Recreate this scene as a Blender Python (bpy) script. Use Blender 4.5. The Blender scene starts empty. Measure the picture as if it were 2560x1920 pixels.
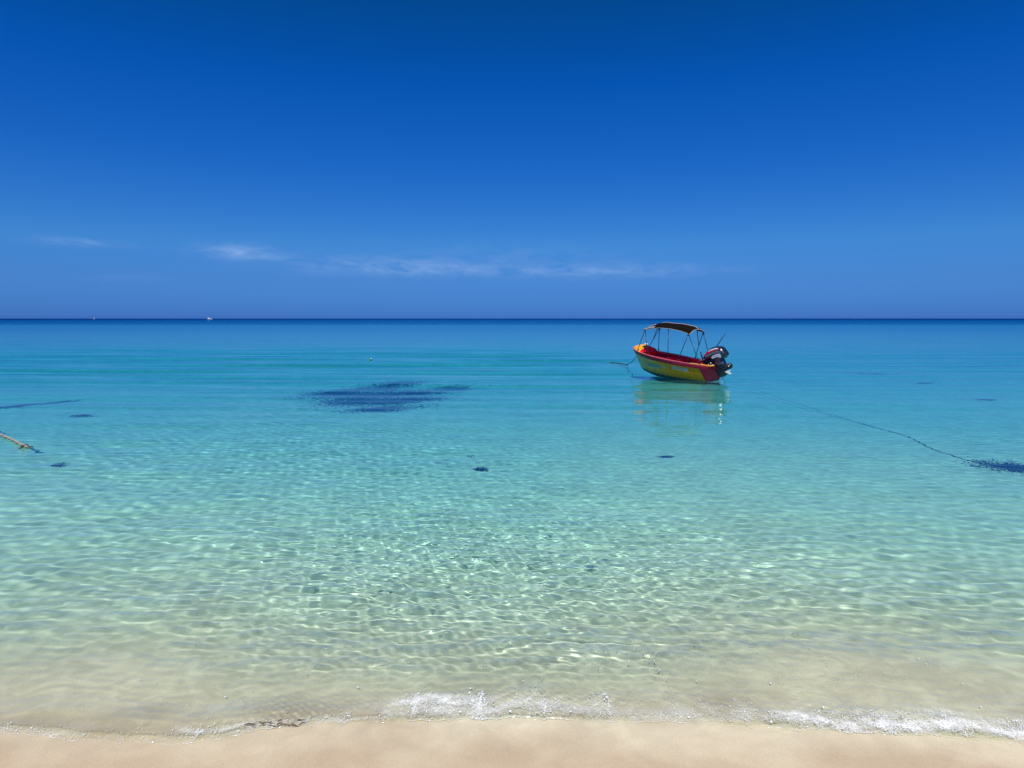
import bpy, bmesh, math
import numpy as np
from mathutils import Vector, Matrix

sc = bpy.context.scene
COL = sc.collection
rng = np.random.default_rng(7)
F, H = 1700.0, 2.2                      # focal length in photo pixels, eye height
PITCH = math.atan(164 / F)
SUN_EL, SUN_AZ = math.radians(65), math.radians(186)   # azimuth measured from +y towards +x


# ------------------------------------------------------------------ helpers
def tag(o, label=None, cat=None, group=None, kind=None):
    for k, v in (('label', label), ('category', cat), ('group', group), ('kind', kind)):
        if v:
            o[k] = v
    return o


def link(name, me, mat=None, parent=None, smooth=True):
    o = bpy.data.objects.new(name, me)
    COL.objects.link(o)
    for m in (mat if isinstance(mat, (list, tuple)) else [mat]):
        if m:
            me.materials.append(m)
    if smooth and len(me.polygons):
        me.polygons.foreach_set('use_smooth', np.ones(len(me.polygons), bool))
    if parent:
        o.parent = parent
    return o


def from_bm(name, bm, mat=None, parent=None, smooth=True, angle=None):
    bmesh.ops.recalc_face_normals(bm, faces=bm.faces)
    me = bpy.data.meshes.new(name)
    bm.to_mesh(me)
    bm.free()
    if angle is not None:
        me.polygons.foreach_set('use_smooth', np.ones(len(me.polygons), bool))
        me.set_sharp_from_angle(angle=angle)
        smooth = False
    return link(name, me, mat, parent, smooth)


def grid_mesh(name, X, Y, Z, flip=False):
    nr, nc = X.shape
    v = np.stack([X, Y, Z], -1).reshape(-1, 3).astype(np.float32)
    i = np.arange(nr * nc).reshape(nr, nc)
    q = np.stack([i[:-1, :-1], i[:-1, 1:], i[1:, 1:], i[1:, :-1]], -1).reshape(-1, 4)
    if flip:
        q = q[:, ::-1]
    return raw_mesh(name, v, q)


def raw_mesh(name, v, q):
    k = q.shape[1]
    me = bpy.data.meshes.new(name)
    me.vertices.add(len(v))
    me.vertices.foreach_set('co', np.ascontiguousarray(v, np.float32).ravel())
    me.loops.add(q.size)
    me.loops.foreach_set('vertex_index', np.ascontiguousarray(q.ravel(), np.int32))
    me.polygons.add(len(q))
    me.polygons.foreach_set('loop_start', (np.arange(len(q)) * k).astype(np.int32))
    me.update(calc_edges=True)
    return me


def bm_box(bm, c, s, rot=None):
    m = Matrix.Translation(c) @ (rot.to_4x4() if rot else Matrix.Identity(4)) @ Matrix.Diagonal((*s, 1))
    r = bmesh.ops.create_cube(bm, size=1, matrix=m)
    bmesh.ops.bevel(bm, geom=list({e for v in r['verts'] for e in v.link_edges}), offset=min(s) * .18,
                    segments=2, affect='EDGES', profile=.6)


def bm_tube(bm, pts, r, n=8, caps=True):
    pts = [Vector(p) for p in pts]
    rings = []
    up = None
    for k, p in enumerate(pts):
        t = (pts[min(k + 1, len(pts) - 1)] - pts[max(k - 1, 0)]).normalized()
        if up is None:
            up = t.orthogonal().normalized()
        a = (up - t * up.dot(t)).normalized()
        up = a
        b = t.cross(a)
        rr = r[k] if isinstance(r, (list, tuple, np.ndarray)) else r
        rings.append([bm.verts.new(p + (a * math.cos(2 * math.pi * j / n) + b * math.sin(2 * math.pi * j / n)) * rr)
                      for j in range(n)])
    for A, B in zip(rings, rings[1:]):
        for j in range(n):
            bm.faces.new((A[j], A[(j + 1) % n], B[(j + 1) % n], B[j]))
    if caps:
        bm.faces.new(rings[0][::-1])
        bm.faces.new(rings[-1])


def bm_slab(bm, prof, w, inset=.86, soft=.7, yc=0.0):
    """closed outline in X-Z swept to +-w in Y with rounded shoulders"""
    P = np.array(prof, float)
    c = P.mean(0)
    rings = []
    for y, k in ((-w, inset), (-w * soft, 1), (w * soft, 1), (w, inset)):
        Q = c + (P - c) * k
        rings.append([bm.verts.new((q[0], yc + y, q[1])) for q in Q])
    n = len(P)
    for A, B in zip(rings, rings[1:]):
        for j in range(n):
            bm.faces.new((A[j], A[(j + 1) % n], B[(j + 1) % n], B[j]))
    bm.faces.new(rings[0][::-1])
    bm.faces.new(rings[-1])


def mat(name, col, rough=.5, noise=None, metal=0.0, coat=0.0, bump=0.0, spec=.5):
    m = bpy.data.materials.new(name)
    m.use_nodes = True
    nt = m.node_tree
    b = nt.nodes['Principled BSDF']
    b.inputs['Base Color'].default_value = (*col, 1)
    b.inputs['Roughness'].default_value = rough
    b.inputs['Metallic'].default_value = metal
    b.inputs['Coat Weight'].default_value = coat
    b.inputs['Specular IOR Level'].default_value = spec
    if noise:
        sc_, amt = noise
        tc = nt.nodes.new('ShaderNodeTexCoord')
        n = nt.nodes.new('ShaderNodeTexNoise')
        n.inputs['Scale'].default_value = sc_
        n.inputs['Detail'].default_value = 6
        nt.links.new(tc.outputs['Object'], n.inputs['Vector'])
        r = nt.nodes.new('ShaderNodeMapRange')
        r.inputs['From Min'].default_value = .3
        r.inputs['From Max'].default_value = .7
        r.inputs['To Min'].default_value = 1 - amt
        r.inputs['To Max'].default_value = 1 + amt
        nt.links.new(n.outputs['Fac'], r.inputs['Value'])
        x = nt.nodes.new('ShaderNodeMix')
        x.data_type = 'RGBA'
        x.blend_type = 'MULTIPLY'
        x.inputs['Factor'].default_value = 1
        x.inputs['A'].default_value = (*col, 1)
        nt.links.new(r.outputs['Result'], x.inputs['B'])
        nt.links.new(x.outputs['Result'], b.inputs['Base Color'])
        if bump:
            bp = nt.nodes.new('ShaderNodeBump')
            bp.inputs['Strength'].default_value = bump
            bp.inputs['Distance'].default_value = .01
            nt.links.new(n.outputs['Fac'], bp.inputs['Height'])
            nt.links.new(bp.outputs['Normal'], b.inputs['Normal'])
    return m


def px_ground(px, py, z=0.0):
    """point of the level z seen at photo pixel (px, py)"""
    dx, du = (px - 1280) / F, (960 - py) / F
    c, s = math.cos(PITCH), math.sin(PITCH)
    d = Vector((dx, c + du * s, -s + du * c))
    t = (z - H) / d.z
    return Vector((d.x * t, d.y * t, z))


def smooth01(a, b, x):
    t = np.clip((x - a) / (b - a), 0, 1)
    return t * t * (3 - 2 * t)


# ------------------------------------------------------------------ shore line, bed and water heights
EDGE_PX = [(-400, 1835), (0, 1838), (75, 1842), (150, 1848), (230, 1853), (290, 1860), (380, 1867), (440, 1865), (497, 1857), (560, 1846),
           (600, 1836), (690, 1823), (760, 1815), (810, 1808), (920, 1806), (1040, 1806), (1120, 1800), (1160, 1796),
           (1270, 1794), (1390, 1800), (1500, 1803), (1680, 1808), (1800, 1812), (1909, 1818), (1967, 1829),
           (2080, 1829), (2200, 1834), (2370, 1848), (2490, 1857), (2560, 1861), (3000, 1868)]
_e = np.array([px_ground(a, b)[:2] for a, b in EDGE_PX])


def edge_y(x):
    y = np.interp(x, _e[:, 0], _e[:, 1])
    return y + .012 * np.sin(x * 9.1) + .008 * np.sin(x * 23.0 + 1) + .005 * np.sin(x * 51 + 2) + .0035 * np.sin(x * 97 + .4)


def bed_z(x, y):
    e = np.interp(x, _e[:, 0], _e[:, 1])
    q = y - (e * .6 + .4 * 3.45)
    # shallow sand tongues left and right of the middle
    sh = .30 * np.exp(-((x + 2.6) / 1.1) ** 2) + .42 * np.exp(-((x - 2.3) / 1.4) ** 2) - .15 * np.exp(-((x + .2) / 1.2) ** 2)
    q = q - sh * smooth01(.1, 1.0, q)
    d = np.interp(q, [-3, -.6, 0, .35, .8, 1.8, 3, 6, 10, 15, 22, 34, 42, 55, 90, 150, 240, 330, 900, 6000],
                  [.26, .05, .0, -.045, -.125, -.27, -.40, -.66, -.98, -1.35, -1.72, -1.85, -1.72, -1.40, -1.40, -1.9, -3.2, -22, -40, -40])
    w = smooth01(.5, 4, q) * (1 - smooth01(250, 300, y))
    d = d + w * .05 * (np.sin(x * .45 + y * .21) * np.sin(y * .33 - x * .13 + 1))
    # wave ripples pressed into the sand
    rip = np.sin(2 * np.pi * (y / .17 + .35 * np.sin(x * 1.3) + .2 * np.sin(x * 3.1 + y)))
    d = d + .004 * rip * smooth01(.8, 2.5, q) * (1 - smooth01(9, 14, y))
    return d


WAVES = []
for k in range(90):                     # wind ripples
    lam = .055 * math.exp(rng.random() * 1.75)
    WAVES.append((lam, rng.normal(math.pi / 2, .75), .0039 * lam * rng.uniform(.6, 1.3), rng.random() * 6.28))
for k in range(30):                     # chop
    lam = .6 * math.exp(rng.random() * 1.3)
    WAVES.append((lam, rng.normal(math.pi / 2 + .1, .42), .0025 * lam * rng.uniform(.6, 1.3), rng.random() * 6.28))
SWELL = [(1.7, 1.60, .013, .3), (2.3, 1.52, .016, 1.9), (3.1, 1.64, .019, 4.0), (1.25, 1.50, .008, 2.0), (4.6, 1.55, .024, 1.0)]


def sea_z(x, y, dy):
    z = np.full_like(x, -.022)
    gust = .75 + .45 * np.sin(x * .31 + .6 * np.sin(y * .17)) * np.sin(y * .23 + 1.7 + .5 * np.sin(x * .12))
    for lam, a, amp, ph in WAVES:
        fade = 1 - smooth01(.13, .28, dy / lam)
        z += amp * fade * gust * (1 - .62 * smooth01(4.2, 9, y) - .2 * smooth01(9, 16, y)) * np.sin(2 * np.pi / lam * (x * math.cos(a) + y * math.sin(a)) + ph)
    sw = (.35 * smooth01(11, 18, y) + .65 * smooth01(17, 30, y)) * (1 - smooth01(45, 80, y)) * (1 - .7 * smooth01(-1, 10, x)) * (1 - .8 * smooth01(40, 55, y))
    for lam, a, amp, ph in SWELL:
        z += sw * amp * np.sin(2 * np.pi / lam * (x * math.cos(a) + y * math.sin(a)) + ph + 1.3 * np.sin(x * .07))
    return z


def water_z(x, y, dy):
    e = edge_y(x)
    q = y - e
    b = bed_z(x, y)
    calm = smooth01(.0, .9, q)
    s = -.022 + (sea_z(x, y, dy) + .022) * np.clip((-.022 - b) / .10, .25, 1) * (.5 + .5 * calm)
    # run-up film with a rounded, lumpy front
    lump = .6 + .4 * np.sin(x * 4.3 + 1.1 * np.sin(x * 1.7)) * np.sin(x * 1.9 + .4)
    front = .004 + .022 * np.exp(-((x + 1.0) / .55) ** 2) * lump + .016 * np.exp(-((x - .1) / .5) ** 2) + .014 * np.exp(-((x - 1.9) / .6) ** 2)
    rough = .0045 * (np.sin(x * 37 + y * 29 + 2 * np.sin(x * 11)) * np.sin(y * 61 - x * 17 + 1.5 * np.sin(y * 13)) +
                     np.sin(x * 83 + y * 19) * np.sin(y * 97 + x * 31))
    film = b + front * np.sqrt(np.clip(q / .06, 0, 1)) * (1 - .6 * smooth01(.05, .5, q)) + rough * smooth01(0, .05, q) * (1 - smooth01(.5, 1.1, q))
    k = .012
    m = np.maximum(np.logaddexp(film / k, s / k) * k, b + .0005 + .0135 * smooth01(0, .10, q) + .011 * smooth01(.1, .5, q))
    # low rolled lip of the spent wave, a hand's breadth behind the edge
    lip = (.35 + .65 * (.5 + .5 * np.sin(x * 1.9 + 2.2 * np.sin(x * .8 + .4)))) * (.75 + .25 * np.sin(x * 8.3 + 2 * np.sin(x * 3.1)))
    qc = .20 + .05 * np.sin(x * 2.3 + .7) + .02 * np.sin(x * 7.1)
    u = (q - qc) / np.where(q < qc, .06, .17)
    m = m + .024 * lip * np.exp(-u * u) * smooth01(0, .08, q)
    m = m + .0022 * np.sin(q * 42 + x * 9 + 2.5 * np.sin(x * 4 + q * 6)) * np.sin(x * 13 - q * 20) * smooth01(.05, .2, q) * (1 - smooth01(.5, 1.0, q))
    # small bore rolling in behind the edge
    bx = 4.42 + .10 * np.sin(x * 1.1 + .5) + .05 * np.sin(x * 2.7) + .03 * np.sin(x * 6.3)
    m = m + .014 * np.exp(-((y - bx) / .05) ** 2) * (.5 + .5 * np.sin(x * 1.6 + 1.0)) * smooth01(-1.0, -.2, x)
    return np.where(q < 0, b - .01 - .2 * np.clip(-q, 0, .3), m)


# ------------------------------------------------------------------ world, sun, camera
w = bpy.data.worlds.new('World')
sc.world = w
w.use_nodes = True
nt = w.node_tree
N, L = nt.nodes, nt.links
bg = N['Background']
bg.inputs['Strength'].default_value = .0707
sky = N.new('ShaderNodeTexSky')
sky.sky_type = 'NISHITA'
sky.sun_disc = False
sky.sun_elevation = SUN_EL
sky.sun_rotation = SUN_AZ
sky.dust_density = .2
sky.ozone_density = 4
tc = N.new('ShaderNodeTexCoord')
sep = N.new('ShaderNodeSeparateXYZ')
L.new(tc.outputs['Generated'], sep.inputs[0])
# deep clear-air blue: the tint by elevation
ramp = N.new('ShaderNodeValToRGB')
srgb = lambda c: tuple(((v / 255 / 12.92) if v / 255 <= .04045 else ((v / 255 + .055) / 1.055) ** 2.4) for v in c)
NIS = [(-1, (218, 215, 191)), (.2, (218, 215, 191)), (1.04, (218, 223, 203)), (3.3, (196, 218, 218)), (5.97, (165, 197, 219)),
       (12.3, (127, 160, 198)), (18.2, (107, 138, 178)), (23.6, (95, 124, 164))]
TGT = [(-1, (64, 112, 190)), (.2, (68, 118, 195)), (1.04, (72, 130, 204)), (3.3, (76, 138, 211)), (5.97, (66, 138, 214)),
       (12.3, (28, 104, 198)), (18.2, (6, 85, 178)), (23.6, (3, 72, 145))]
cr = ramp.color_ramp
stops = []
for (el, n_), (_, t_) in zip(NIS, TGT):
    stops.append((max(0, math.sin(math.radians(el))), [a / b for a, b in zip(srgb(t_), srgb(n_))]))
stops[0] = (0.0, stops[0][1])
stops.append((math.sin(math.radians(38)), [.10, .35, .62]))
stops.append((math.sin(math.radians(60)), [.45, .60, .80]))
while len(cr.elements) < len(stops):
    cr.elements.new(.5)
for e, (p, c) in zip(cr.elements, stops):
    e.position = p
for e, (p, c) in zip(cr.elements, stops):
    e.color = (*c, 1)
L.new(sep.outputs['Z'], ramp.inputs[0])
mul = N.new('ShaderNodeMix')
mul.data_type = 'RGBA'
mul.blend_type = 'MULTIPLY'
mul.inputs['Factor'].default_value = 1
L.new(sky.outputs[0], mul.inputs['A'])
L.new(ramp.outputs[0], mul.inputs['B'])


def nmath(op, a, b=None):
    n = N.new('ShaderNodeMath')
    n.operation = op
    for i, v in enumerate((a, b)):
        if v is None:
            continue
        if isinstance(v, (int, float)):
            n.inputs[i].default_value = v
        else:
            L.new(v, n.inputs[i])
    return n.outputs[0]


az = nmath('ARCTAN2', sep.outputs['X'], sep.outputs['Y'])
el = nmath('ARCSINE', sep.outputs['Z'])
cmb = N.new('ShaderNodeCombineXYZ')
L.new(nmath('MULTIPLY', az, 14), cmb.inputs[0])
L.new(nmath('MULTIPLY', nmath('ADD', el, nmath('MULTIPLY', az, .04)), 52), cmb.inputs[1])
cn = N.new('ShaderNodeTexNoise')
cn.inputs['Scale'].default_value = 1.6
cn.inputs['Detail'].default_value = 8
cn.inputs['Roughness'].default_value = .62
cn.inputs['Distortion'].default_value = .5
L.new(cmb.outputs[0], cn.inputs['Vector'])
cl = None
for (cx, cy, hw, hh, s) in [(203, 606, 85, 9, .55), (600, 630, 85, 16, 1.0), (690, 645, 50, 6, .5), (985, 668, 200, 20, .85),
                            (1130, 676, 120, 10, .4), (1480, 677, 250, 16, .8), (330, 697, 60, 7, .3), (1240, 640, 330, 26, .22)]:
    dx_, du_ = (cx - 1280) / F, (960 - cy) / F
    dy_, dz_ = math.cos(PITCH) + du_ * math.sin(PITCH), -math.sin(PITCH) + du_ * math.cos(PITCH)
    a0, e0 = math.atan2(dx_, dy_), math.atan(dz_ / math.hypot(dx_, dy_))
    u = nmath('DIVIDE', nmath('SUBTRACT', az, a0), hw / F)
    v = nmath('DIVIDE', nmath('SUBTRACT', el, e0), hh / F)
    g = nmath('EXPONENT', nmath('MULTIPLY', nmath('ADD', nmath('MULTIPLY', u, u), nmath('MULTIPLY', v, v)), -1.0))
    g = nmath('MULTIPLY', g, s)
    cl = g if cl is None else nmath('ADD', cl, g)
th = N.new('ShaderNodeMapRange')
th.inputs['From Min'].default_value = .32
th.inputs['From Max'].default_value = .74
L.new(cn.outputs['Fac'], th.inputs['Value'])
cl = nmath('MULTIPLY', nmath('MULTIPLY', cl, th.outputs['Result']), .66)
cmix = N.new('ShaderNodeMix')
cmix.data_type = 'RGBA'
L.new(cl, cmix.inputs['Factor'])
L.new(mul.outputs['Result'], cmix.inputs['A'])
cmix.inputs['B'].default_value = (3.2, 4.9, 8.4, 1)
L.new(cmix.outputs['Result'], bg.inputs['Color'])

sun = bpy.data.lights.new('sun', 'SUN')
sun.energy = 4.0
sun.angle = math.radians(.5)
sun.color = (1, .96, .9)
sun.cycles.is_caustics_light = True
so = bpy.data.objects.new('sun', sun)
COL.objects.link(so)
sd = Vector((math.cos(SUN_EL) * math.sin(SUN_AZ), math.cos(SUN_EL) * math.cos(SUN_AZ), math.sin(SUN_EL)))
so.rotation_euler = sd.to_track_quat('Z', 'Y').to_euler()
so.location = (30, -5, 60)

cam = bpy.data.cameras.new('camera')
cam.sensor_width = 36
cam.lens = 36 * F / 2560
cam.clip_end = 20000
co = bpy.data.objects.new('camera', cam)
COL.objects.link(co)
co.location = (0, 0, H)
co.rotation_euler = (math.pi / 2 - PITCH, 0, 0)
sc.camera = co
sc.view_settings.view_transform = 'Standard'
sc.view_settings.look = 'None'
sc.view_settings.exposure = 0.5
cy = sc.cycles
cy.use_denoising = True
cy.denoiser = 'OPENIMAGEDENOISE'
cy.max_bounces = 10
cy.transparent_max_bounces = 12
cy.caustics_refractive = True
cy.caustics_reflective = True
cy.sample_clamp_indirect = 4.0
cy.blur_glossy = .3

# ------------------------------------------------------------------ sand
m = bpy.data.materials.new('sand')
m.use_nodes = True
nt2 = m.node_tree
b = nt2.nodes['Principled BSDF']
g = nt2.nodes.new('ShaderNodeNewGeometry')
n1 = nt2.nodes.new('ShaderNodeTexNoise')
n1.inputs['Scale'].default_value = 1.3
n1.inputs['Detail'].default_value = 5
n2 = nt2.nodes.new('ShaderNodeTexNoise')
n2.inputs['Scale'].default_value = 260
n2.inputs['Detail'].default_value = 3
for n in (n1, n2):
    nt2.links.new(g.outputs['Position'], n.inputs['Vector'])
# tan at the wet edge, whiter carbonate sand further out
sp = nt2.nodes.new('ShaderNodeSeparateXYZ')
nt2.links.new(g.outputs['Position'], sp.inputs[0])
yw = nt2.nodes.new('ShaderNodeMath')
yw.operation = 'MULTIPLY_ADD'
nt2.links.new(n1.outputs['Fac'], yw.inputs[0])
yw.inputs[1].default_value = 1.2
nt2.links.new(sp.outputs['Y'], yw.inputs[2])
ym = nt2.nodes.new('ShaderNodeMapRange')
ym.inputs['From Min'].default_value = 3.4
ym.inputs['From Max'].default_value = 13.4
nt2.links.new(yw.outputs[0], ym.inputs['Value'])
r1 = nt2.nodes.new('ShaderNodeValToRGB')
e = r1.color_ramp.elements
e[0].position = .03
e[0].color = (.442, .345, .233, 1)
e[1].position = .10
e[1].color = (.62, .575, .42, 1)
e = e.new(.6)
e.color = (.68, .69, .52, 1)
nt2.links.new(ym.outputs['Result'], r1.inputs[0])
nb = nt2.nodes.new('ShaderNodeMapRange')
nb.inputs['From Min'].default_value = .3
nb.inputs['From Max'].default_value = .7
nb.inputs['To Min'].default_value = .92
nb.inputs['To Max'].default_value = 1.06
nt2.links.new(n1.outputs['Fac'], nb.inputs['Value'])
mr = nt2.nodes.new('ShaderNodeMapRange')
mr.inputs['From Min'].default_value = .3
mr.inputs['From Max'].default_value = .7
mr.inputs['To Min'].default_value = .80
mr.inputs['To Max'].default_value = 1.16
nt2.links.new(n2.outputs['Fac'], mr.inputs['Value'])
n3 = nt2.nodes.new('ShaderNodeTexNoise')
n3.inputs['Scale'].default_value = 4.5
n3.inputs['Detail'].default_value = 6
n3.inputs['Distortion'].default_value = 1.2
nt2.links.new(g.outputs['Position'], n3.inputs['Vector'])
nc = nt2.nodes.new('ShaderNodeMapRange')
nc.inputs['From Min'].default_value = .38
nc.inputs['From Max'].default_value = .66
nc.inputs['To Max'].default_value = 1.04
wetm = nt2.nodes.new('ShaderNodeMapRange')       # silt patches only where the wash stirs the bottom
for k_, v_ in (('From Min', 3.25), ('From Max', 3.65), ('To Min', .965), ('To Max', .84)):
    wetm.inputs[k_].default_value = v_
nt2.links.new(sp.outputs['Y'], wetm.inputs['Value'])
nt2.links.new(wetm.outputs['Result'], nc.inputs['To Min'])
nt2.links.new(n3.outputs['Fac'], nc.inputs['Value'])
nb2 = nt2.nodes.new('ShaderNodeMath')
nb2.operation = 'MULTIPLY'
nt2.links.new(nc.outputs['Result'], nb2.inputs[0])
nt2.links.new(nb.outputs['Result'], nb2.inputs[1])
nbm = nt2.nodes.new('ShaderNodeMath')
nbm.operation = 'MULTIPLY'
nt2.links.new(mr.outputs['Result'], nbm.inputs[0])
nt2.links.new(nb2.outputs[0], nbm.inputs[1])
mx = nt2.nodes.new('ShaderNodeMix')
mx.data_type = 'RGBA'
mx.blend_type = 'MULTIPLY'
mx.inputs['Factor'].default_value = 1
nt2.links.new(r1.outputs[0], mx.inputs['A'])
nt2.links.new(nbm.outputs[0], mx.inputs['B'])
nt2.links.new(mx.outputs['Result'], b.inputs['Base Color'])
b.inputs['Roughness'].default_value = .62
b.inputs['Specular IOR Level'].default_value = .35
bp = nt2.nodes.new('ShaderNodeBump')
bp.inputs['Strength'].default_value = .25
bp.inputs['Distance'].default_value = .003
nt2.links.new(n2.outputs['Fac'], bp.inputs['Height'])
nt2.links.new(bp.outputs['Normal'], b.inputs['Normal'])
M_SAND = m

ys = [-14.0, -8, -4, -2, -1, 0, 1, 1.8]
while ys[-1] < 6:
    ys.append(ys[-1] + .028)
while ys[-1] < 14:
    ys.append(ys[-1] + .05)
while ys[-1] < 7000:
    ys.append(ys[-1] * 1.035)
ys = np.array(ys)
us = np.linspace(-1, 1, 301)
us = us * (.35 + .65 * us ** 2)
Y, U = np.meshgrid(ys, us, indexing='ij')
X = U * np.maximum(14, Y * 1.25 + 2) 
Z = bed_z(X, Y)
sand = link('sand_bed', grid_mesh('sand_bed', X, Y, Z), M_SAND)
tag(sand, kind='structure')
sand.cycles.is_caustics_receiver = True

# ------------------------------------------------------------------ water surface (refracts) and the water body under it (absorbs)
ys = [3.05]
while ys[-1] < 7:
    ys.append(ys[-1] + .0115)
while ys[-1] < 6000:
    ys.append(ys[-1] + .0115 * (ys[-1] / 7) ** 1.5)
ys = np.array(ys)
dyv = np.gradient(ys)
us = np.linspace(-1, 1, 1080)
us = us * (.46 + .54 * us ** 2)
Y, U = np.meshgrid(ys, us, indexing='ij')
X = U * (Y * 1.2 + 5.5)
DY = np.repeat(dyv[:, None], len(us), 1)
DY = np.maximum(DY, np.abs(np.gradient(X, axis=1)))
Z = water_z(X, Y, DY)
m = bpy.data.materials.new('clear_water')
m.use_nodes = True
nt2 = m.node_tree
nt2.nodes.clear()
out = nt2.nodes.new('ShaderNodeOutputMaterial')
gl = nt2.nodes.new('ShaderNodeBsdfGlass')
gl.inputs['IOR'].default_value = 1.333
gl.inputs['Roughness'].default_value = 0
nt2.links.new(gl.outputs[0], out.inputs['Surface'])
g = nt2.nodes.new('ShaderNodeNewGeometry')
hs = []
for sx, sy, k in ((1.1, 3.4, 1.0), (.28, .9, 2.6), (5, 12, .22)):
    mp = nt2.nodes.new('ShaderNodeMapping')
    mp.inputs['Scale'].default_value = (sx, sy, 1)
    nz = nt2.nodes.new('ShaderNodeTexNoise')
    nz.inputs['Scale'].default_value = 1
    nz.inputs['Detail'].default_value = 3
    nt2.links.new(g.outputs['Position'], mp.inputs['Vector'])
    nt2.links.new(mp.outputs[0], nz.inputs['Vector'])
    mm = nt2.nodes.new('ShaderNodeMath')
    mm.operation = 'MULTIPLY'
    mm.inputs[1].default_value = k
    nt2.links.new(nz.outputs['Fac'], mm.inputs[0])
    hs.append(mm.outputs[0])
a = nt2.nodes.new('ShaderNodeMath')
nt2.links.new(hs[0], a.inputs[0])
nt2.links.new(hs[1], a.inputs[1])
a2 = nt2.nodes.new('ShaderNodeMath')
nt2.links.new(a.outputs[0], a2.inputs[0])
nt2.links.new(hs[2], a2.inputs[1])
sp = nt2.nodes.new('ShaderNodeSeparateXYZ')
nt2.links.new(g.outputs['Position'], sp.inputs[0])
mr = nt2.nodes.new('ShaderNodeFloatCurve')
lg = nt2.nodes.new('ShaderNodeMath')
lg.operation = 'LOGARITHM'
lg.inputs[1].default_value = 10
nt2.links.new(sp.outputs['Y'], lg.inputs[0])
lq = nt2.nodes.new('ShaderNodeMath')
lq.operation = 'MULTIPLY'
lq.inputs[1].default_value = .25
nt2.links.new(lg.outputs[0], lq.inputs[0])
cvp = mr.mapping.curves[0].points
for k, (d_, v_) in enumerate([(1, 0), (12, .025), (30, .10), (70, .03), (170, .05), (290, 1.0), (10000, 1.0)]):
    pt = (math.log10(d_) / 4, v_)
    if k in (0,):
        cvp[0].location = pt
    elif d_ == 10000:
        cvp[-1].location = pt
    else:
        q_ = cvp.new(*pt)
for q_ in cvp:
    q_.handle_type = 'VECTOR'
mr.mapping.update()
nt2.links.new(lq.outputs[0], mr.inputs['Value'])
bp = nt2.nodes.new('ShaderNodeBump')
bp.inputs['Distance'].default_value = .09
nt2.links.new(mr.outputs['Value'], bp.inputs['Strength'])
nt2.links.new(a2.outputs[0], bp.inputs['Height'])
nt2.links.new(bp.outputs['Normal'], gl.inputs['Normal'])
v = np.stack([X, Y, Z], -1).reshape(-1, 3)
idx = np.arange(X.size).reshape(X.shape)
q = np.stack([idx[:-1, :-1], idx[:-1, 1:], idx[1:, 1:], idx[1:, :-1]], -1).reshape(-1, 4)
film = Z - bed_z(X, Y)
thin = (film < .0125).ravel()[q].any(1) & (Y.ravel()[q[:, 0]] < 6)


def submesh(name, keep):
    qq = q[keep]
    used = np.unique(qq)
    back = np.zeros(len(v), int)
    back[used] = np.arange(len(used))
    return raw_mesh(name, v[used], back[qq])


surf = link('sea_surface', submesh('sea_surface', ~thin), m)
tag(surf, kind='structure')
surf.cycles.is_caustics_caster = True
m = bpy.data.materials.new('thin_wash')
m.use_nodes = True
nt2 = m.node_tree
nt2.nodes.clear()
out = nt2.nodes.new('ShaderNodeOutputMaterial')
fr = nt2.nodes.new('ShaderNodeFresnel')
fr.inputs['IOR'].default_value = 1.333
tr = nt2.nodes.new('ShaderNodeBsdfTransparent')
tr.inputs['Color'].default_value = (.97, .97, .95, 1)
gs = nt2.nodes.new('ShaderNodeBsdfGlossy')
gs.inputs['Roughness'].default_value = .06
ms_ = nt2.nodes.new('ShaderNodeMixShader')
g = nt2.nodes.new('ShaderNodeNewGeometry')
nz = nt2.nodes.new('ShaderNodeTexNoise')
nz.inputs['Scale'].default_value = 38
nz.inputs['Detail'].default_value = 4
mp = nt2.nodes.new('ShaderNodeMapping')
mp.inputs['Rotation'].default_value = (0, 0, .5)
mp.inputs['Scale'].default_value = (.45, 1.3, 1)
nt2.links.new(g.outputs['Position'], mp.inputs['Vector'])
nt2.links.new(mp.outputs[0], nz.inputs['Vector'])
bp = nt2.nodes.new('ShaderNodeBump')
bp.inputs['Distance'].default_value = .012
bp.inputs['Strength'].default_value = .55
nt2.links.new(nz.outputs['Fac'], bp.inputs['Height'])
for n_ in (fr, gs):
    nt2.links.new(bp.outputs['Normal'], n_.inputs['Normal'])
nt2.links.new(fr.outputs[0], ms_.inputs[0])
nt2.links.new(tr.outputs[0], ms_.inputs[1])
nt2.links.new(gs.outputs[0], ms_.inputs[2])
nt2.links.new(ms_.outputs[0], out.inputs['Surface'])
wash = link('wash_water', submesh('wash_water', thin), m)
ta = wash.data.attributes.new('film_tint', 'FLOAT', 'POINT')
ta.data.foreach_set('value', np.clip((film.ravel() - .001) / .012, 0, 1)[np.unique(q[thin])].astype(np.float32))
at = nt2.nodes.new('ShaderNodeAttribute')          # thicker film tinted darker to match the dimmer light beyond; patches are stirred sand
at.attribute_name = 'film_tint'
tm = nt2.nodes.new('ShaderNodeMix')
tm.data_type = 'RGBA'
tm.inputs['A'].default_value = (.97, .965, .95, 1)
tm.inputs['B'].default_value = (.855, .89, .885, 1)
sl = nt2.nodes.new('ShaderNodeTexNoise')
sl.inputs['Scale'].default_value = 5
sl.inputs['Detail'].default_value = 6
sl.inputs['Distortion'].default_value = 1.5
nt2.links.new(mp.outputs[0], sl.inputs['Vector'])
sr = nt2.nodes.new('ShaderNodeValToRGB')
sr.color_ramp.elements[0].position = .42
sr.color_ramp.elements[0].color = (.855, .89, .885, 1)
sr.color_ramp.elements[1].position = .66
sr.color_ramp.elements[1].color = (.86, .845, .78, 1)
nt2.links.new(sl.outputs['Fac'], sr.inputs[0])
nt2.links.new(sr.outputs[0], tm.inputs['B'])
nt2.links.new(at.outputs['Fac'], tm.inputs['Factor'])
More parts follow.
